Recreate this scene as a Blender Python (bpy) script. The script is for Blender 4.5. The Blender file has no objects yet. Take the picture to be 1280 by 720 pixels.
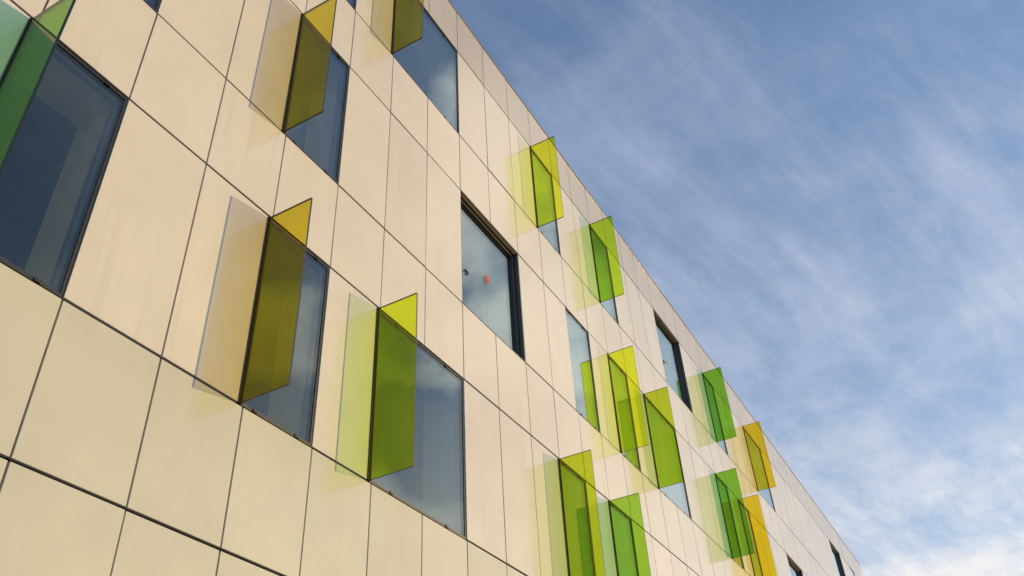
import bpy, bmesh, math, random
from mathutils import Vector, Matrix

random.seed(7)
R = math.radians
S = 5.2                      # metres per calibration unit (camera to facade)
CAM_Z = 1.6
DX, X0 = 0.17889323 * S, 0.56449587 * S
YW = S                       # front plane of the cladding


def X(c):
    return X0 + DX * c


def Z(u):
    return CAM_Z + S * u


ROW = dict(H=2.7852, G=2.5566, F=2.1279, E=1.8830, D=1.4545, A=1.2094, B=0.7820, C=0.5329, K=0.1050, L=-0.1400)
ROW = {k: Z(v) for k, v in ROW.items()}
C_MIN, C_MAX = -9, 44        # panel columns of the facade
GROUND = 0.0

scene = bpy.context.scene
CUMX, CUMY = 9.5, 6.1       # where the cumulus pattern starts
col = scene.collection

# ------------------------------------------------------------------ materials


def mat(name):
    m = bpy.data.materials.new(name)
    m.use_nodes = True
    nt = m.node_tree
    nt.nodes.clear()
    out = nt.nodes.new('ShaderNodeOutputMaterial')
    return m, nt, out


def nd(nt, t, **kw):
    n = nt.nodes.new(t)
    for k, v in kw.items():
        if k in n.bl_rna.properties:
            setattr(n, k, v)
        else:
            n.inputs[k].default_value = v
    return n


def lk(nt, a, b):
    nt.links.new(a, b)


def math_n(nt, op, a, b=None, clamp=False):
    n = nt.nodes.new('ShaderNodeMath')
    n.operation = op
    n.use_clamp = clamp
    for i, v in enumerate((a, b)):
        if v is None:
            continue
        if isinstance(v, (int, float)):
            n.inputs[i].default_value = v
        else:
            lk(nt, v, n.inputs[i])
    return n.outputs[0]


def mix_rgb(nt, fac, a, b, mode='MIX'):
    n = nt.nodes.new('ShaderNodeMix')
    n.data_type = 'RGBA'
    n.blend_type = mode
    n.clamp_factor = True
    for s, v in ((n.inputs[0], fac), (n.inputs[6], a), (n.inputs[7], b)):
        if isinstance(v, (int, float)):
            s.default_value = v
        elif isinstance(v, (tuple, list)):
            s.default_value = (*v, 1) if len(v) == 3 else v
        else:
            lk(nt, v, s)
    return n.outputs[2]


def ramp(nt, v, lo, hi, a=0.0, b=1.0):
    n = nt.nodes.new('ShaderNodeMapRange')
    n.clamp = True
    n.inputs[1].default_value = lo
    n.inputs[2].default_value = hi
    n.inputs[3].default_value = a
    n.inputs[4].default_value = b
    lk(nt, v, n.inputs[0])
    return n.outputs[0]


def plain(name, color, rough=0.5, metallic=0.0, noise=0.0, scale=3.0, spec=0.5):
    m, nt, out = mat(name)
    p = nd(nt, 'ShaderNodeBsdfPrincipled')
    p.inputs['Roughness'].default_value = rough
    p.inputs['Metallic'].default_value = metallic
    p.inputs['Specular IOR Level'].default_value = spec
    if noise:
        tc = nd(nt, 'ShaderNodeTexCoord')
        n = nd(nt, 'ShaderNodeTexNoise', Scale=scale, Detail=5.0)
        lk(nt, tc.outputs['Object'], n.inputs['Vector'])
        f = ramp(nt, n.outputs[0], 0.3, 0.7)
        c = mix_rgb(nt, f, tuple(x * (1 - noise) for x in color), tuple(min(1, x * (1 + noise)) for x in color))
        lk(nt, c, p.inputs['Base Color'])
    else:
        p.inputs['Base Color'].default_value = (*color, 1)
    lk(nt, p.outputs[0], out.inputs[0])
    return m


def cladding_material(name, color, rough=0.135, spec=0.6):
    """glossy fibre-cement facade panel: fine mottling, faint rain streaks, per-panel tone"""
    m, nt, out = mat(name)
    p = nd(nt, 'ShaderNodeBsdfPrincipled')
    geo = nd(nt, 'ShaderNodeNewGeometry')
    tone = nd(nt, 'ShaderNodeAttribute', attribute_name='tone')
    # cloudy mottling
    n1 = nd(nt, 'ShaderNodeTexNoise', Scale=1.7, Detail=6.0, Roughness=0.6)
    lk(nt, geo.outputs['Position'], n1.inputs['Vector'])
    n2 = nd(nt, 'ShaderNodeTexNoise', Scale=42.0, Detail=3.0, Roughness=0.65)
    lk(nt, geo.outputs['Position'], n2.inputs['Vector'])
    # vertical streaks
    mp = nd(nt, 'ShaderNodeMapping')
    mp.inputs['Scale'].default_value = (7.0, 1.0, 0.35)
    lk(nt, geo.outputs['Position'], mp.inputs['Vector'])
    n3 = nd(nt, 'ShaderNodeTexNoise', Scale=1.0, Detail=5.0, Roughness=0.6)
    lk(nt, mp.outputs[0], n3.inputs['Vector'])
    n4 = nd(nt, 'ShaderNodeTexNoise', Scale=0.55, Detail=2.0)
    lk(nt, geo.outputs['Position'], n4.inputs['Vector'])
    streak = math_n(nt, 'MULTIPLY', ramp(nt, n3.outputs[0], 0.54, 0.74), ramp(nt, n4.outputs[0], 0.48, 0.66))
    dark = tuple(c * f for c, f in zip(color, (0.82, 0.80, 0.78)))
    lite = tuple(min(1, c * 1.035) for c in color)
    c1 = mix_rgb(nt, ramp(nt, n1.outputs[0], 0.3, 0.7), tuple(c * 0.955 for c in color), lite)
    c2 = mix_rgb(nt, ramp(nt, n2.outputs[0], 0.35, 0.65, 0.0, 0.10), c1, tuple(c * 0.80 for c in color))
    c3 = mix_rgb(nt, math_n(nt, 'MULTIPLY', streak, 0.7), c2, dark)
    tv = nd(nt, 'ShaderNodeCombineColor')
    t = math_n(nt, 'ADD', tone.outputs['Fac'], 1.0)
    for i in range(3):
        lk(nt, t, tv.inputs[i])
    c4 = mix_rgb(nt, 1.0, c3, tv.outputs[0], 'MULTIPLY')
    lk(nt, c4, p.inputs['Base Color'])
    rr = math_n(nt, 'ADD', ramp(nt, n1.outputs[0], 0.3, 0.7, -0.03, 0.03), rough)
    rr = math_n(nt, 'ADD', rr, math_n(nt, 'MULTIPLY', streak, 0.12))
    lk(nt, rr, p.inputs['Roughness'])
    p.inputs['Specular IOR Level'].default_value = spec
    bp = nd(nt, 'ShaderNodeBump', Strength=0.03, Distance=0.002)
    lk(nt, n2.outputs[0], bp.inputs['Height'])
    lk(nt, bp.outputs[0], p.inputs['Normal'])
    lk(nt, p.outputs[0], out.inputs[0])
    return m


def tinted_glass(name, T, haze=0.012):
    """laminated coloured glass: T is what a full pass (both faces) lets through"""
    m, nt, out = mat(name)
    tr = nd(nt, 'ShaderNodeBsdfTransparent')
    face = tuple(math.sqrt(min(1.0, t)) for t in T)
    tc = nd(nt, 'ShaderNodeNewGeometry')
    n = nd(nt, 'ShaderNodeTexNoise', Scale=1.3, Detail=3.0)
    lk(nt, tc.outputs['Position'], n.inputs['Vector'])
    c = mix_rgb(nt, ramp(nt, n.outputs[0], 0.3, 0.7), tuple(f * 0.975 for f in face), tuple(min(1, f * 1.01) for f in face))
    lk(nt, c, tr.inputs['Color'])
    gl = nd(nt, 'ShaderNodeBsdfGlossy', Roughness=0.015)
    gl.inputs['Color'].default_value = (1, 1, 1, 1)
    df = nd(nt, 'ShaderNodeBsdfTranslucent')
    df.inputs['Color'].default_value = (*tuple(min(1, t * 1.0 + 0.02) for t in T), 1)
    m1 = nd(nt, 'ShaderNodeMixShader')
    m1.inputs[0].default_value = haze
    lk(nt, tr.outputs[0], m1.inputs[1])
    lk(nt, df.outputs[0], m1.inputs[2])
    fr = nd(nt, 'ShaderNodeFresnel', IOR=1.32)
    lk(nt, ramp(nt, tc.outputs['Backfacing'], 0, 1, 1.32, 1 / 1.32), fr.inputs['IOR'])   # same gloss from either side
    m2 = nd(nt, 'ShaderNodeMixShader')
    lk(nt, fr.outputs[0], m2.inputs[0])
    lk(nt, m1.outputs[0], m2.inputs[1])
    lk(nt, gl.outputs[0], m2.inputs[2])
    lk(nt, m2.outputs[0], out.inputs[0])
    return m


def window_glass(name):
    m, nt, out = mat(name)
    tr = nd(nt, 'ShaderNodeBsdfTransparent')
    tr.inputs['Color'].default_value = (0.74, 0.77, 0.78, 1)
    gl = nd(nt, 'ShaderNodeBsdfGlossy', Roughness=0.0)
    gl.inputs['Color'].default_value = (0.86, 0.96, 0.95, 1)
    geo = nd(nt, 'ShaderNodeNewGeometry')
    n = nd(nt, 'ShaderNodeTexNoise', Scale=0.9, Detail=1.0)
    lk(nt, geo.outputs['Position'], n.inputs['Vector'])
    bp = nd(nt, 'ShaderNodeBump', Strength=0.05, Distance=0.02)
    lk(nt, n.outputs[0], bp.inputs['Height'])
    lk(nt, bp.outputs[0], gl.inputs['Normal'])
    fr = nd(nt, 'ShaderNodeFresnel', IOR=1.7)
    lk(nt, ramp(nt, geo.outputs['Backfacing'], 0, 1, 1.7, 1 / 1.7), fr.inputs['IOR'])
    mx = nd(nt, 'ShaderNodeMixShader')
    lk(nt, math_n(nt, 'ADD', math_n(nt, 'MULTIPLY', fr.outputs[0], 1.85), -0.07, True), mx.inputs[0])   # solar-control coating
    lk(nt, tr.outputs[0], mx.inputs[1])
    lk(nt, gl.outputs[0], mx.inputs[2])
    lk(nt, mx.outputs[0], out.inputs[0])
    return m


M = {}
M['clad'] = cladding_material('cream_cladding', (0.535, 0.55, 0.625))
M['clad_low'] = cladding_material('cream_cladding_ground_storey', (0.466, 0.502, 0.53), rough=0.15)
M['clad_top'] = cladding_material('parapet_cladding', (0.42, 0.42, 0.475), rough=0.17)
M['backing'] = plain('black_membrane', (0.022, 0.017, 0.013), 0.8, noise=0.2)
M['coping'] = plain('coping_metal', (0.22, 0.20, 0.185), 0.35, 0.6, noise=0.08)
M['frame'] = plain('anthracite_frame', (0.022, 0.024, 0.028), 0.35, noise=0.15)
M['frame_grey'] = plain('dark_grey_aluminium', (0.115, 0.130, 0.150), 0.32, noise=0.1)
M['sash'] = plain('dark_sash', (0.060, 0.066, 0.076), 0.32, noise=0.1)
M['lining'] = plain('brown_soffit_lining', (0.62, 0.48, 0.38), 0.45, noise=0.15)
M['channel'] = plain('fin_channel_metal', (0.025, 0.022, 0.015), 0.35, 0.3, noise=0.15)
M['clip'] = plain('steel_clip', (0.03, 0.03, 0.032), 0.4, 0.5, noise=0.1)
M['glass'] = window_glass('window_glass')
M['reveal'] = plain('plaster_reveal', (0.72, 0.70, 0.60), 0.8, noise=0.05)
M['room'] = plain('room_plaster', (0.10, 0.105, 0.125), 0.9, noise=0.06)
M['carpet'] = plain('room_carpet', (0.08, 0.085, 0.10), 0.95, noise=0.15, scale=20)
M['sticker'] = plain('red_sticker', (0.34, 0.03, 0.045), 0.5, noise=0.05)
M['sticker_pale'] = plain('mauve_sticker', (0.35, 0.22, 0.30), 0.5, noise=0.05)
M['handle'] = plain('black_handle', (0.012, 0.012, 0.013), 0.35, noise=0.1)
M['concrete'] = plain('concrete', (0.30, 0.29, 0.27), 0.85, noise=0.12)
M['roofing'] = plain('roof_membrane', (0.16, 0.16, 0.16), 0.9, noise=0.15)
M['paving'] = plain('paving', (0.24, 0.23, 0.21), 0.85, noise=0.15, scale=0.7)

FIN_T = {
    'ochre': (0.66, 0.565, 0.022),
    'olive': (0.66, 0.58, 0.035),
    'yellow': (0.74, 0.93, 0.030),
    'lime': (0.84, 0.95, 0.045),
    'lime_green': (0.54, 0.86, 0.040),
    'leaf': (0.56, 0.72, 0.030),
    'olive_lime': (0.56, 0.70, 0.028),
    'green': (0.36, 0.66, 0.060),
    'deep_green': (0.24, 0.60, 0.045),
    'amber': (0.86, 0.66, 0.028),
    'bottle': (0.12, 0.46, 0.02),
}
for k, t in FIN_T.items():
    M['fin_' + k] = tinted_glass('glass_' + k, t, 0.05 if k == 'bottle' else 0.012)
    M['edge_' + k] = plain('glass_edge_' + k, tuple(0.05 * v * v + 0.004 for v in t), 0.25)

# ------------------------------------------------------------------ mesh helpers


def link(name, bm, mats, parent=None, label=None, kind=None, smooth=False):
    me = bpy.data.meshes.new(name)
    bmesh.ops.recalc_face_normals(bm, faces=bm.faces[:])
    bm.to_mesh(me)
    bm.free()
    o = bpy.data.objects.new(name, me)
    for m in (mats if isinstance(mats, (list, tuple)) else [mats]):
        me.materials.append(m)
    col.objects.link(o)
    if parent:
        o.parent = parent
    if label:
        o['label'] = label
    if kind:
        o['kind'] = kind
    return o


def add_box(bm, x0, x1, y0, y1, z0, z1, mi=0):
    v = [bm.verts.new(p) for p in ((x0, y0, z0), (x1, y0, z0), (x1, y1, z0), (x0, y1, z0),
                                   (x0, y0, z1), (x1, y0, z1), (x1, y1, z1), (x0, y1, z1))]
    fs = [bm.faces.new([v[i] for i in q]) for q in ((0, 3, 2, 1), (4, 5, 6, 7), (0, 1, 5, 4), (1, 2, 6, 5), (2, 3, 7, 6), (3, 0, 4, 7))]
    for f in fs:
        f.material_index = mi
    return fs       # bottom, top, front(-y), right(+x), back, left


def box_bm(*a):
    bm = bmesh.new()
    add_box(bm, *a)
    return bm


def bevel(bm, w, seg=1):
    bmesh.ops.bevel(bm, geom=bm.edges[:], offset=w, segments=seg, affect='EDGES', clamp_overlap=True)
    return bm


def frame_bm(x0, x1, z0, z1, y0, y1, w, wb=None, wt=None, wl=None, wr=None):
    """picture-frame of four mitreless bars butted end to end"""
    wb = wb or w; wt = wt or w; wl = wl or w; wr = wr or w
    bm = bmesh.new()
    add_box(bm, x0, x1, y0, y1, z0, z0 + wb)
    add_box(bm, x0, x1, y0, y1, z1 - wt, z1)
    add_box(bm, x0, x0 + wl, y0, y1, z0 + wb, z1 - wt)
    add_box(bm, x1 - wr, x1, y0, y1, z0 + wb, z1 - wt)
    return bm


# ------------------------------------------------------------------ facade layout
# (left column, right column, top row, bottom row, kind, fin colour)
STOREYS = [('G', 'F'), ('E', 'D'), ('A', 'B'), ('C', 'K')]
WINDOWS = [
    (-1, 0, 'A', 'B', 'flush', 'bottle'),
    (2, 3, 'A', 'B', 'flush', 'ochre'),
    (4, 6, 'A', 'B', 'flush', 'yellow'),
    (9, 10, 'A', 'B', 'flush', 'olive_lime'),
    (11, 12, 'A', 'B', 'flush', 'green'),
    (-1, 0, 'E', 'D', 'flush', None),
    (2, 3, 'E', 'D', 'flush', 'ochre'),
    (6, 8, 'E', 'D', 'deep', None),
    (10, 11, 'E', 'D', 'flush', None),
    (12, 13, 'E', 'D', 'flush', 'lime'),
    (14, 16, 'E', 'D', 'flush', 'leaf'),
    (19, 20, 'E', 'D', 'flush', 'deep_green'),
    (21, 22, 'E', 'D', 'flush', 'amber'),
    (26, 28, 'E', 'D', 'deep', None),
    (2, 3, 'G', 'F', 'flush', None),
    (4, 6, 'G', 'F', 'flush', 'olive'),
    (9, 10, 'G', 'F', 'flush', 'lime'),
    (12, 13, 'G', 'F', 'flush', 'lime_green'),
    (16, 18, 'G', 'F', 'deep', None),
    (20, 21, 'G', 'F', 'flush', 'deep_green'),
    (24, 26, 'G', 'F', 'flush', 'amber'),
    (36, 38, 'G', 'F', 'deep', None),
    (40, 41, 'G', 'F', 'flush', None),
]
COLOUR_WORD = dict(ochre='ochre yellow', olive='olive yellow', yellow='yellow lime', lime='bright lime yellow',
                   lime_green='lime green', leaf='leaf green', olive_lime='olive lime', green='fresh green',
                   deep_green='deep green', amber='amber orange', bottle='bottle green')
FLOOR_WORD = {'A': 'lowest visible window row', 'E': 'middle window row', 'G': 'top window row under the parapet'}

building = bpy.data.objects.new('office_building', None)
col.objects.link(building)
building.location = (X(0), YW, GROUND)
building['label'] = 'cream panelled office block with dark windows and projecting coloured glass fins'
building['category'] = 'building'
BASE = Vector(building.location)
INV = Matrix.Translation(-BASE)


def part(name, bm, mats, parent=None, **kw):
    """mesh given in world coordinates -> child of the building (or of one of its parts)"""
    bm.transform(INV)
    return link(name, bm, mats, parent or building, **kw)


EXT = 0.072 * DX             # how far a fin window reaches left of its joint
GV, GH = 0.015, 0.025        # vertical and horizontal open joints
TH = 0.032


def panel_geom(bm, x0, x1, z0, z1, tone, layer, mi):
    cx, cz = (x0 + x1) / 2, (z0 + z1) / 2
    ta, tb = random.gauss(0, R(0.09)), random.gauss(0, R(0.09))
    off = random.gauss(0, 0.0006)
    ch = 0.0022

    def P(x, y, z):
        return (x, YW + off + y + (x - cx) * ta + (z - cz) * tb, z)
    a = [bm.verts.new(P(x, 0, z)) for x, z in ((x0 + ch, z0 + ch), (x1 - ch, z0 + ch), (x1 - ch, z1 - ch), (x0 + ch, z1 - ch))]
    b = [bm.verts.new(P(x, ch, z)) for x, z in ((x0, z0), (x1, z0), (x1, z1), (x0, z1))]
    c = [bm.verts.new(P(x, TH, z)) for x, z in ((x0, z0), (x1, z0), (x1, z1), (x0, z1))]
    fs = [bm.faces.new(a)]
    for p, q in ((a, b), (b, c)):
        for i in range(4):
            j = (i + 1) % 4
            fs.append(bm.faces.new((p[i], q[i], q[j], p[j])))
    fs.append(bm.faces.new(c[::-1]))
    for f in fs:
        f[layer] = tone
        f.material_index = mi


# camera (needed here to rank the panels by size in the picture)
RW = ((0.49258576, -0.8688221, -0.05007422), (-0.51645386, -0.33815008, 0.786721), (0.7004532, 0.36166654, 0.61527444))
FPX = 1102.594


def project(x, y, z):
    d = (x, y, z - CAM_Z)
    c = [sum(r[i] * d[i] for i in range(3)) for r in RW]
    return 640 + FPX * c[0] / c[2], 360 - FPX * c[1] / c[2], c[2]


def clip_area(pts):
    for axis, lim, sgn in ((0, 0, 1), (0, 1280, -1), (1, 0, 1), (1, 720, -1)):
        out = []
        for i in range(len(pts)):
            p, q = pts[i], pts[(i + 1) % len(pts)]
            dp, dq = sgn * (p[axis] - lim), sgn * (q[axis] - lim)
            if dp >= 0:
                out.append(p)
            if dp * dq < 0:
                t = dp / (dp - dq)
                out.append((p[0] + t * (q[0] - p[0]), p[1] + t * (q[1] - p[1])))
        pts = out
        if len(pts) < 3:
            return 0
    return abs(sum(pts[i][0] * pts[(i + 1) % len(pts)][1] - pts[(i + 1) % len(pts)][0] * pts[i][1] for i in range(len(pts)))) / 2


BANDS = [('H', 'G'), ('G', 'F'), ('F', 'E'), ('E', 'D'), ('D', 'A'), ('A', 'B'), ('B', 'C'), ('C', 'K'), ('K', 'L')]
cells = []
for (t, b) in BANDS:
    wins = [w for w in WINDOWS if w[2] == t and w[3] == b]
    for c in range(C_MIN, C_MAX):
        if any(w[0] <= c < w[1] for w in wins):
            continue
        x0, x1 = X(c) + GV / 2, X(c + 1) - GV / 2
        for w in wins:
            if w[0] == c + 1:
                x1 = X(c + 1) - (EXT if w[4] == 'flush' else 0.0)
            if w[1] == c:
                x0 = X(c) + 0.002
        z0, z1 = ROW[b] + GH / 2, ROW[t] - GH / 2
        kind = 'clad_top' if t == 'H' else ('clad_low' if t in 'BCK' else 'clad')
        pts = []
        ok = True
        for x, z in ((x0, z0), (x1, z0), (x1, z1), (x0, z1)):
            u, v, d = project(x, YW, z)
            ok &= d > 0.1
            pts.append((u, v))
        cells.append((clip_area(pts) if ok else 0, x0, x1, z0, z1, kind))
cells.sort(key=lambda c: -c[0])
KINDS = ['clad', 'clad_low', 'clad_top']
rest = bmesh.new()
rest_layer = rest.faces.layers.float.new('tone')
for i, (area, x0, x1, z0, z1, kind) in enumerate(cells):
    tone = random.gauss(0, 0.02)
    if i < 100:
        bm = bmesh.new()
        ly = bm.faces.layers.float.new('tone')
        panel_geom(bm, x0, x1, z0, z1, tone, ly, 0)
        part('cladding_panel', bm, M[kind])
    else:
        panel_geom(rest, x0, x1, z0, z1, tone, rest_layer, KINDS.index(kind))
part('cladding', rest, [M[k] for k in KINDS], kind='stuff')

# dark membrane behind the open joints, cut open at the windows
YB = YW + 0.075
bm = bmesh.new()
xl, xr = X(C_MIN), X(C_MAX)
zt_all, zb_all = ROW['H'] - 0.01, ROW['L']
for (t, b) in BANDS:
    wins = sorted(w for w in WINDOWS if w[2] == t and w[3] == b)
    x = xl
    for w in wins:
        add_box(bm, x, X(w[0]) - EXT, YB, YB + 0.02, ROW[b], ROW[t] if t != 'H' else zt_all)
        x = X(w[1]) + 0.004
    add_box(bm, x, xr, YB, YB + 0.02, ROW[b], ROW[t] if t != 'H' else zt_all)
part('membrane', bm, M['backing'])

# ------------------------------------------------------------------ windows and fins


def make_window(l, r, top, bot, kind, fin):
    x0 = X(l) - (EXT if kind == 'flush' else 0.0)
    x1, z0, z1 = X(r), ROW[bot], ROW[top]
    lab = None
    if kind == 'deep':
        lab = 'deep-set opening window with thick dark frame and no glass fin'
        D = 0.09                                    # recess of the sash
        m = bmesh.new()                              # dark reveal lining: jambs, sill, head
        t = 0.014
        add_box(m, x0, x0 + t, YW + 0.004, YW + D + 0.12, z0, z1)
        add_box(m, x1 - t, x1, YW + 0.004, YW + D + 0.12, z0, z1)
        add_box(m, x0 + t, x1 - t, YW + 0.004, YW + D + 0.12, z0, z0 + t)
        add_box(m, x0 + t, x1 - t, YW + 0.004, YW + D + 0.12, z1 - t, z1, 1)
        win = part('window', m, [M['frame_grey'], M['frame']], label=lab)
        # stepped outer frame and sash
        part('frame', frame_bm(x0 + t, x1 - t, z0 + t, z1 - t, YW + D * 0.7, YW + D + 0.1, 0.014), M['frame'], win)
        # brown lining strip fixed under the head
        part('head_lining', box_bm(x0 + t + 0.03, x1 - t - 0.03, YW + 0.026, YW + D * 0.7 - 0.004, z1 - t - 0.010, z1 - t - 0.002), M['lining'], win)
        a = t + 0.014
        part('sash', frame_bm(x0 + a, x1 - a, z0 + a, z1 - a, YW + D, YW + D + 0.07, 0.032), M['frame_grey'], win)
        a += 0.032
        gy = YW + D + 0.02
        part('glass_pane', box_bm(x0 + a - 0.01, x1 - a + 0.01, gy, gy + 0.024, z0 + a - 0.01, z1 - a + 0.01), M['glass'], win)
        gx0, gx1, gz0, gz1 = x0 + a, x1 - a, z0 + a, z1 - a
        yin = YW + D + 0.12
    else:
        f0 = YW + 0.012
        m = frame_bm(x0, x1 - 0.004, z0 + 0.006, z1 - 0.006, f0, f0 + 0.10, 0.022, wb=0.030, wt=0.024)
        win = part('window', m, M['frame'], label=lab)
        a = 0.022
        gy = YW + 0.020
        part('glass_pane', box_bm(x0 + a - 0.008, x1 - a + 0.004, gy, gy + 0.024, z0 + 0.030, z1 - 0.026), M['glass'], win)
        # inner casement behind the pane
        part('sash', frame_bm(x0 + a, x1 - a - 0.004, z0 + 0.036, z1 - 0.03, f0 + 0.045, f0 + 0.105, 0.045), M['sash'], win)
        # small glazing clips in the top and bottom joint
        n = 2
        for k in range(n):
            cx = x0 + (x1 - x0) * (0.22 + 0.56 * k / max(1, n - 1))
            part('clip', bevel(box_bm(cx - 0.028, cx + 0.028, YW + 0.002, YW + 0.0198, z1 - 0.034, z1 - 0.008), 0.003), M['clip'], win)
            part('clip', bevel(box_bm(cx - 0.028, cx + 0.028, YW + 0.002, YW + 0.0198, z0 + 0.008, z0 + 0.040), 0.003), M['clip'], win)
        gx0, gx1, gz0, gz1 = x0 + 0.03, x1 - 0.03, z0 + 0.036, z1 - 0.032
        yin = f0 + 0.106
    # plaster reveal through the wall thickness
    part('reveal', frame_bm(x0 - 0.02, x1 + 0.02, z0 - 0.02, z1 + 0.02, yin, YW + 0.62, 0.045), M['reveal'], win)
    return win


def make_fin(l, top, bot, colour):
    xc = X(l)
    x0, x1 = xc - 0.062 * DX, xc - 0.062 * DX + 0.022
    z0, z1 = ROW[bot] + 0.006, ROW[top] - 0.026
    y0, y1 = YW - 0.107 * S, YW + 0.004
    bm = bmesh.new()
    fs = add_box(bm, x0, x1, y0, y1, z0, z1)
    for f in (fs[0], fs[1], fs[2], fs[4]):
        f.material_index = 1
    fin = part('glass_fin', bm, [M['fin_' + colour], M['edge_' + colour]],
               label='%s glass fin beside a window of the %s' % (COLOUR_WORD[colour], FLOOR_WORD[top]))
    # metal channel that clamps the inner edge of the fin
    m = bmesh.new()
    add_box(m, x1 + 0.0015, x1 + 0.014, YW - 0.018, YW + 0.0115, z0 + 0.002, z1 - 0.002)
    add_box(m, x0 - 0.010, x0 - 0.0015, YW - 0.010, YW + 0.0115, z0 + 0.002, z1 - 0.002)
    part('channel', m, M['channel'], fin)
    return fin


deep_seen = {}
for (l, r, t, b, kind, fin) in WINDOWS:
    w = make_window(l, r, t, b, kind, fin)
    deep_seen[(l, t)] = w
    if fin:
        make_fin(l, t, b, fin)


def disc_bm(cx, cy, cz, rx, rz, th, n=28):
    bm = bmesh.new()
    f = [bm.verts.new((cx + rx * math.cos(2 * math.pi * i / n), cy, cz + rz * math.sin(2 * math.pi * i / n))) for i in range(n)]
    g = [bm.verts.new((v.co.x, cy + th, v.co.z)) for v in f]
    bm.faces.new(f)
    bm.faces.new(g[::-1])
    for i in range(n):
        bm.faces.new((f[i], g[i], g[(i + 1) % n], f[(i + 1) % n]))
    return bm


def on_plane(u, v, y):
    """point of the plane at depth y that the photograph shows at pixel u, v"""
    d = [(u - 640) / FPX, -(v - 360) / FPX, 1.0]
    w = [sum(RW[k][i] * d[k] for k in range(3)) for i in range(3)]
    s = y / w[1]
    return w[0] * s, CAM_Z + w[2] * s


# round sticker and catch on the two nearer opening windows
for (key, px, hx, mt, word) in (((6, 'E'), (609, 349.5), (582, 340), 'sticker', 'round red sticker on the window glass'),
                                ((16, 'G'), (835.2, 452.5), (829, 452), 'sticker_pale', 'small mauve sticker on the window glass')):
    w = deep_seen[key]
    gy = YW + 0.09 + 0.02
    x, z = on_plane(px[0], px[1], gy)
    part('sticker', disc_bm(x, gy - 0.004, z, 0.075, 0.075, 0.003), M[mt], w, label=word)
    x, z = on_plane(hx[0], hx[1], gy)
    m = bmesh.new()
    add_box(m, x - 0.06, x + 0.02, gy - 0.03, gy - 0.004, z - 0.002, z + 0.012)
    add_box(m, x + 0.02, x + 0.034, gy - 0.03, gy - 0.004, z - 0.045, z + 0.012)
    part('handle', bevel(m, 0.004), M['handle'], w)

# ------------------------------------------------------------------ body of the building
DEPTH = 14.0
yi = YW + 0.62               # inner face of the facade wall
yo = YW + DEPTH
bm = bmesh.new()             # structural facade wall behind the membrane with holes for the windows
for (t, b) in BANDS:
    wins = sorted(w for w in WINDOWS if w[2] == t and w[3] == b)
    x = xl + 0.004
    zt = ROW[t] if t != 'H' else zt_all
    for w in wins:
        add_box(bm, x, X(w[0]) - EXT - 0.024, YB + 0.022, yi, ROW[b], zt)
        x = X(w[1]) + 0.024
    add_box(bm, x, xr - 0.004, YB + 0.022, yi, ROW[b], zt)
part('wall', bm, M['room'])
bm = bmesh.new()             # plinth
add_box(bm, xl, xr, YW + 0.01, yi, GROUND - 0.3, ROW['L'] - GH / 2)
part('plinth', bm, M['concrete'])
bm = bmesh.new()             # end walls and rear wall
add_box(bm, xl - 0.05, xl - 0.002, YW + 0.002, yo, GROUND - 0.3, ROW['H'] - 0.012)
add_box(bm, xr + 0.002, xr + 0.05, YW + 0.002, yo, GROUND - 0.3, ROW['H'] - 0.012)
add_box(bm, xl, xr, yo + 0.002, yo + 0.25, GROUND - 0.3, ROW['H'] - 0.012)
part('outer_wall', bm, M['clad'])
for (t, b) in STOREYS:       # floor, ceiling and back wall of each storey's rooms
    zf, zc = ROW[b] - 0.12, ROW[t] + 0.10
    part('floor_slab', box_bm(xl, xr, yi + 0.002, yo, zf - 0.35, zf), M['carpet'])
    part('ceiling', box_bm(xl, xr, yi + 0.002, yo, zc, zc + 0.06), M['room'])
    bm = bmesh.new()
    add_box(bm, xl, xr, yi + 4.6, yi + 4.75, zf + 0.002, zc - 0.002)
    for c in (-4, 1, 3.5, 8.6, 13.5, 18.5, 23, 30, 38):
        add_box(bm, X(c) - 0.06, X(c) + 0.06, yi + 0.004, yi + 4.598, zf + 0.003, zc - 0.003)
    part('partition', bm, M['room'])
part('roof', box_bm(xl, xr, yi + 0.004, yo, ROW['H'] - 0.9, ROW['H'] - 0.55), M['roofing'])
c = C_MIN                    # thin metal coping along the parapet, in lengths with open laps
while c < C_MAX:
    n = min(4, C_MAX - c)
    ca = X(c) - (0.05 if c == C_MIN else -0.004)
    cb = X(c + n) + (0.052 if c + n == C_MAX else -0.004)
    dz = random.gauss(0, 0.0015)
    bm = box_bm(ca, cb, YW - 0.012, yi + 0.02, ROW['H'] - 0.009 + dz, ROW['H'] + 0.016 + dz)
    part('coping', bevel(bm, 0.003), M['coping'])
    c += n

# ------------------------------------------------------------------ ground
bm = bmesh.new()
add_box(bm, -1500, 1500, -1500, 1500, -0.5, GROUND)
g = link('ground', bm, M['paving'], kind='structure')

# ------------------------------------------------------------------ sky, sun
sun_dir = Vector((0.1005, -0.107, 0.0203)).normalized()
elev = math.asin(sun_dir.z)
rot = math.atan2(sun_dir.x, sun_dir.y)

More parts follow.
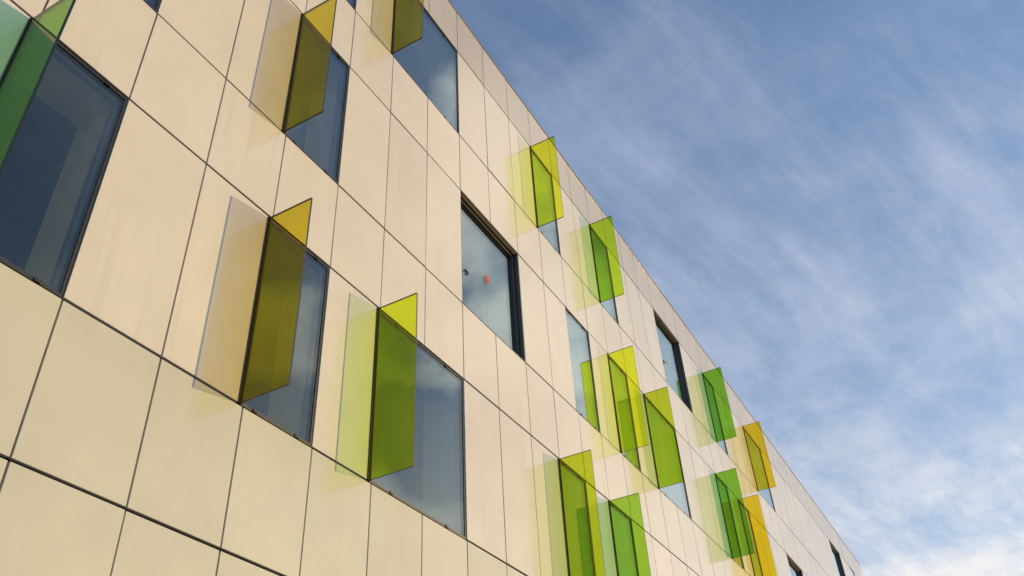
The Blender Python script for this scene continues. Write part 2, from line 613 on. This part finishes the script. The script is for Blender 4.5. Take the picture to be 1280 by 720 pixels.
world = bpy.data.worlds.new('World')
scene.world = world
world.use_nodes = True
nt = world.node_tree
nt.nodes.clear()
out = nd(nt, 'ShaderNodeOutputWorld')
bg = nd(nt, 'ShaderNodeBackground', Strength=0.15)
sky = nd(nt, 'ShaderNodeTexSky')
sky.sky_type = 'NISHITA'
sky.sun_disc = False
sky.sun_elevation = elev
sky.sun_rotation = rot
sky.altitude = 50
sky.air_density = 1.0
sky.dust_density = 0.7
sky.ozone_density = 2.5
tc = nd(nt, 'ShaderNodeTexCoord')
sep = nd(nt, 'ShaderNodeSeparateXYZ')
lk(nt, tc.outputs['Generated'], sep.inputs[0])
den = math_n(nt, 'MAXIMUM', math_n(nt, 'ADD', sep.outputs[2], 0.22), 0.10)
cmb = nd(nt, 'ShaderNodeCombineXYZ')
lk(nt, math_n(nt, 'DIVIDE', sep.outputs[0], den), cmb.inputs[0])
lk(nt, math_n(nt, 'DIVIDE', sep.outputs[1], den), cmb.inputs[1])
# cirrus: warped, stretched noise on a flat cloud layer
wn = nd(nt, 'ShaderNodeTexNoise', Scale=1.3, Detail=3.0)
lk(nt, cmb.outputs[0], wn.inputs['Vector'])
vadd = nd(nt, 'ShaderNodeVectorMath', operation='MULTIPLY_ADD')
lk(nt, wn.outputs['Color'], vadd.inputs[0])
vadd.inputs[1].default_value = (0.22, 0.22, 0.0)
lk(nt, cmb.outputs[0], vadd.inputs[2])
mp0 = nd(nt, 'ShaderNodeMapping')
mp0.inputs['Rotation'].default_value = (0, 0, R(15))
lk(nt, vadd.outputs[0], mp0.inputs['Vector'])
mp = nd(nt, 'ShaderNodeMapping')
mp.inputs['Scale'].default_value = (0.85, 2.9, 1.0)
lk(nt, mp0.outputs[0], mp.inputs['Vector'])
wisps = nd(nt, 'ShaderNodeTexNoise', Scale=2.1, Detail=14.0, Roughness=0.64)
lk(nt, mp.outputs[0], wisps.inputs['Vector'])
mp2 = nd(nt, 'ShaderNodeMapping')                     # a second sheet of cirrus drawn out another way
mp2.inputs['Scale'].default_value = (3.4, 1.1, 1.0)
mp2.inputs['Location'].default_value = (3.1, 1.7, 0)
lk(nt, vadd.outputs[0], mp2.inputs['Vector'])
wisps2 = nd(nt, 'ShaderNodeTexNoise', Scale=1.5, Detail=12.0, Roughness=0.62)
lk(nt, mp2.outputs[0], wisps2.inputs['Vector'])
puffs = nd(nt, 'ShaderNodeTexNoise', Scale=4.2, Detail=13.0, Roughness=0.66)
lk(nt, vadd.outputs[0], puffs.inputs['Vector'])
broad = nd(nt, 'ShaderNodeTexNoise', Scale=0.8, Detail=3.0)
lk(nt, cmb.outputs[0], broad.inputs['Vector'])
low = ramp(nt, sep.outputs[2], 0.78, 0.30)            # thicker cloud towards the horizon
d1 = math_n(nt, 'MULTIPLY', ramp(nt, wisps.outputs[0], 0.44, 0.78), ramp(nt, broad.outputs[0], 0.36, 0.60, 0.5, 1.0))
d3 = math_n(nt, 'MULTIPLY', ramp(nt, wisps2.outputs[0], 0.44, 0.74), ramp(nt, broad.outputs[0], 0.62, 0.42, 0.25, 1.0))
mp3 = nd(nt, 'ShaderNodeMapping')                     # fine combed fibres inside the cirrus
mp3.inputs['Scale'].default_value = (1.6, 13.0, 1.0)
lk(nt, mp0.outputs[0], mp3.inputs['Vector'])
fibre = nd(nt, 'ShaderNodeTexNoise', Scale=2.2, Detail=8.0, Roughness=0.7)
lk(nt, mp3.outputs[0], fibre.inputs['Vector'])
d1 = math_n(nt, 'MULTIPLY', d1, ramp(nt, fibre.outputs[0], 0.30, 0.70, 0.6, 1.35))
d1 = math_n(nt, 'ADD', math_n(nt, 'MULTIPLY', d1, 0.62), math_n(nt, 'MULTIPLY', d3, 0.20))
d2 = math_n(nt, 'MULTIPLY', ramp(nt, puffs.outputs[0], 0.42, 0.62), math_n(nt, 'ADD', math_n(nt, 'MULTIPLY', low, low), 0.10))
dens = math_n(nt, 'ADD', math_n(nt, 'ADD', d1, math_n(nt, 'MULTIPLY', d2, 0.52)), math_n(nt, 'MULTIPLY', low, 0.25), clamp=True)
cloud_col = mix_rgb(nt, ramp(nt, sep.outputs[2], 0.25, 0.75), (3.7, 3.62, 3.6), (2.2, 2.5, 3.2))
veil = mix_rgb(nt, 0.22, sky.outputs[0], (0.95, 1.15, 1.95))   # thin even ice haze
mixed = mix_rgb(nt, dens, veil, cloud_col)
# broken cumulus on the side of the sky that the windows face
cum = nd(nt, 'ShaderNodeTexNoise', Scale=3.0, Detail=8.0, Roughness=0.5)
cof = nd(nt, 'ShaderNodeVectorMath', operation='ADD')
cof.inputs[1].default_value = (CUMX, CUMY, 0.0)
lk(nt, vadd.outputs[0], cof.inputs[0])
lk(nt, cof.outputs[0], cum.inputs['Vector'])
side = ramp(nt, sep.outputs[1], -0.215, -0.34)
cumd = math_n(nt, 'MULTIPLY', ramp(nt, cum.outputs[0], 0.47, 0.60, 0.0, 0.97), math_n(nt, 'MULTIPLY', side, ramp(nt, sep.outputs[0], 0.36, 0.52)))
cumd = math_n(nt, 'MAXIMUM', cumd, math_n(nt, 'MULTIPLY', ramp(nt, sep.outputs[0], 0.72, 0.86, 0.0, 0.7), ramp(nt, sep.outputs[1], -0.18, -0.32)))
shade = mix_rgb(nt, ramp(nt, cum.outputs[0], 0.55, 0.75), (6.6, 6.5, 6.0), (4.0, 4.1, 4.1))
mixed = mix_rgb(nt, cumd, mixed, shade)
lk(nt, mixed, bg.inputs['Color'])
lk(nt, bg.outputs[0], out.inputs[0])

sl = bpy.data.lights.new('sun', 'SUN')
sl.energy = 2.6
sl.angle = R(0.5)
sl.color = (1.0, 0.64, 0.16)
so = bpy.data.objects.new('sun', sl)
col.objects.link(so)
so.location = sun_dir * 60
so.rotation_euler = sun_dir.to_track_quat('Z', 'Y').to_euler()

# ------------------------------------------------------------------ camera
cd = bpy.data.cameras.new('camera')
cd.sensor_width = 36.0
cd.lens = 36.0 * FPX / 1280.0
cd.clip_start = 0.05
cd.clip_end = 4000
cam = bpy.data.objects.new('camera', cd)
col.objects.link(cam)
r_, u_, f_ = (Vector(v).normalized() for v in RW)
mw = Matrix(((r_.x, u_.x, -f_.x, 0), (r_.y, u_.y, -f_.y, 0), (r_.z, u_.z, -f_.z, CAM_Z), (0, 0, 0, 1)))
cam.matrix_world = mw
scene.camera = cam

# ------------------------------------------------------------------ render settings
scene.render.engine = 'CYCLES'
scene.cycles.max_bounces = 12
scene.cycles.transparent_max_bounces = 24
scene.cycles.glossy_bounces = 5
scene.cycles.transmission_bounces = 6
scene.cycles.use_denoising = True
scene.cycles.caustics_reflective = False
scene.cycles.sample_clamp_indirect = 4.0
scene.view_settings.view_transform = 'Standard'
scene.view_settings.look = 'None'
scene.view_settings.exposure = 0.75
scene.view_settings.gamma = 1.0
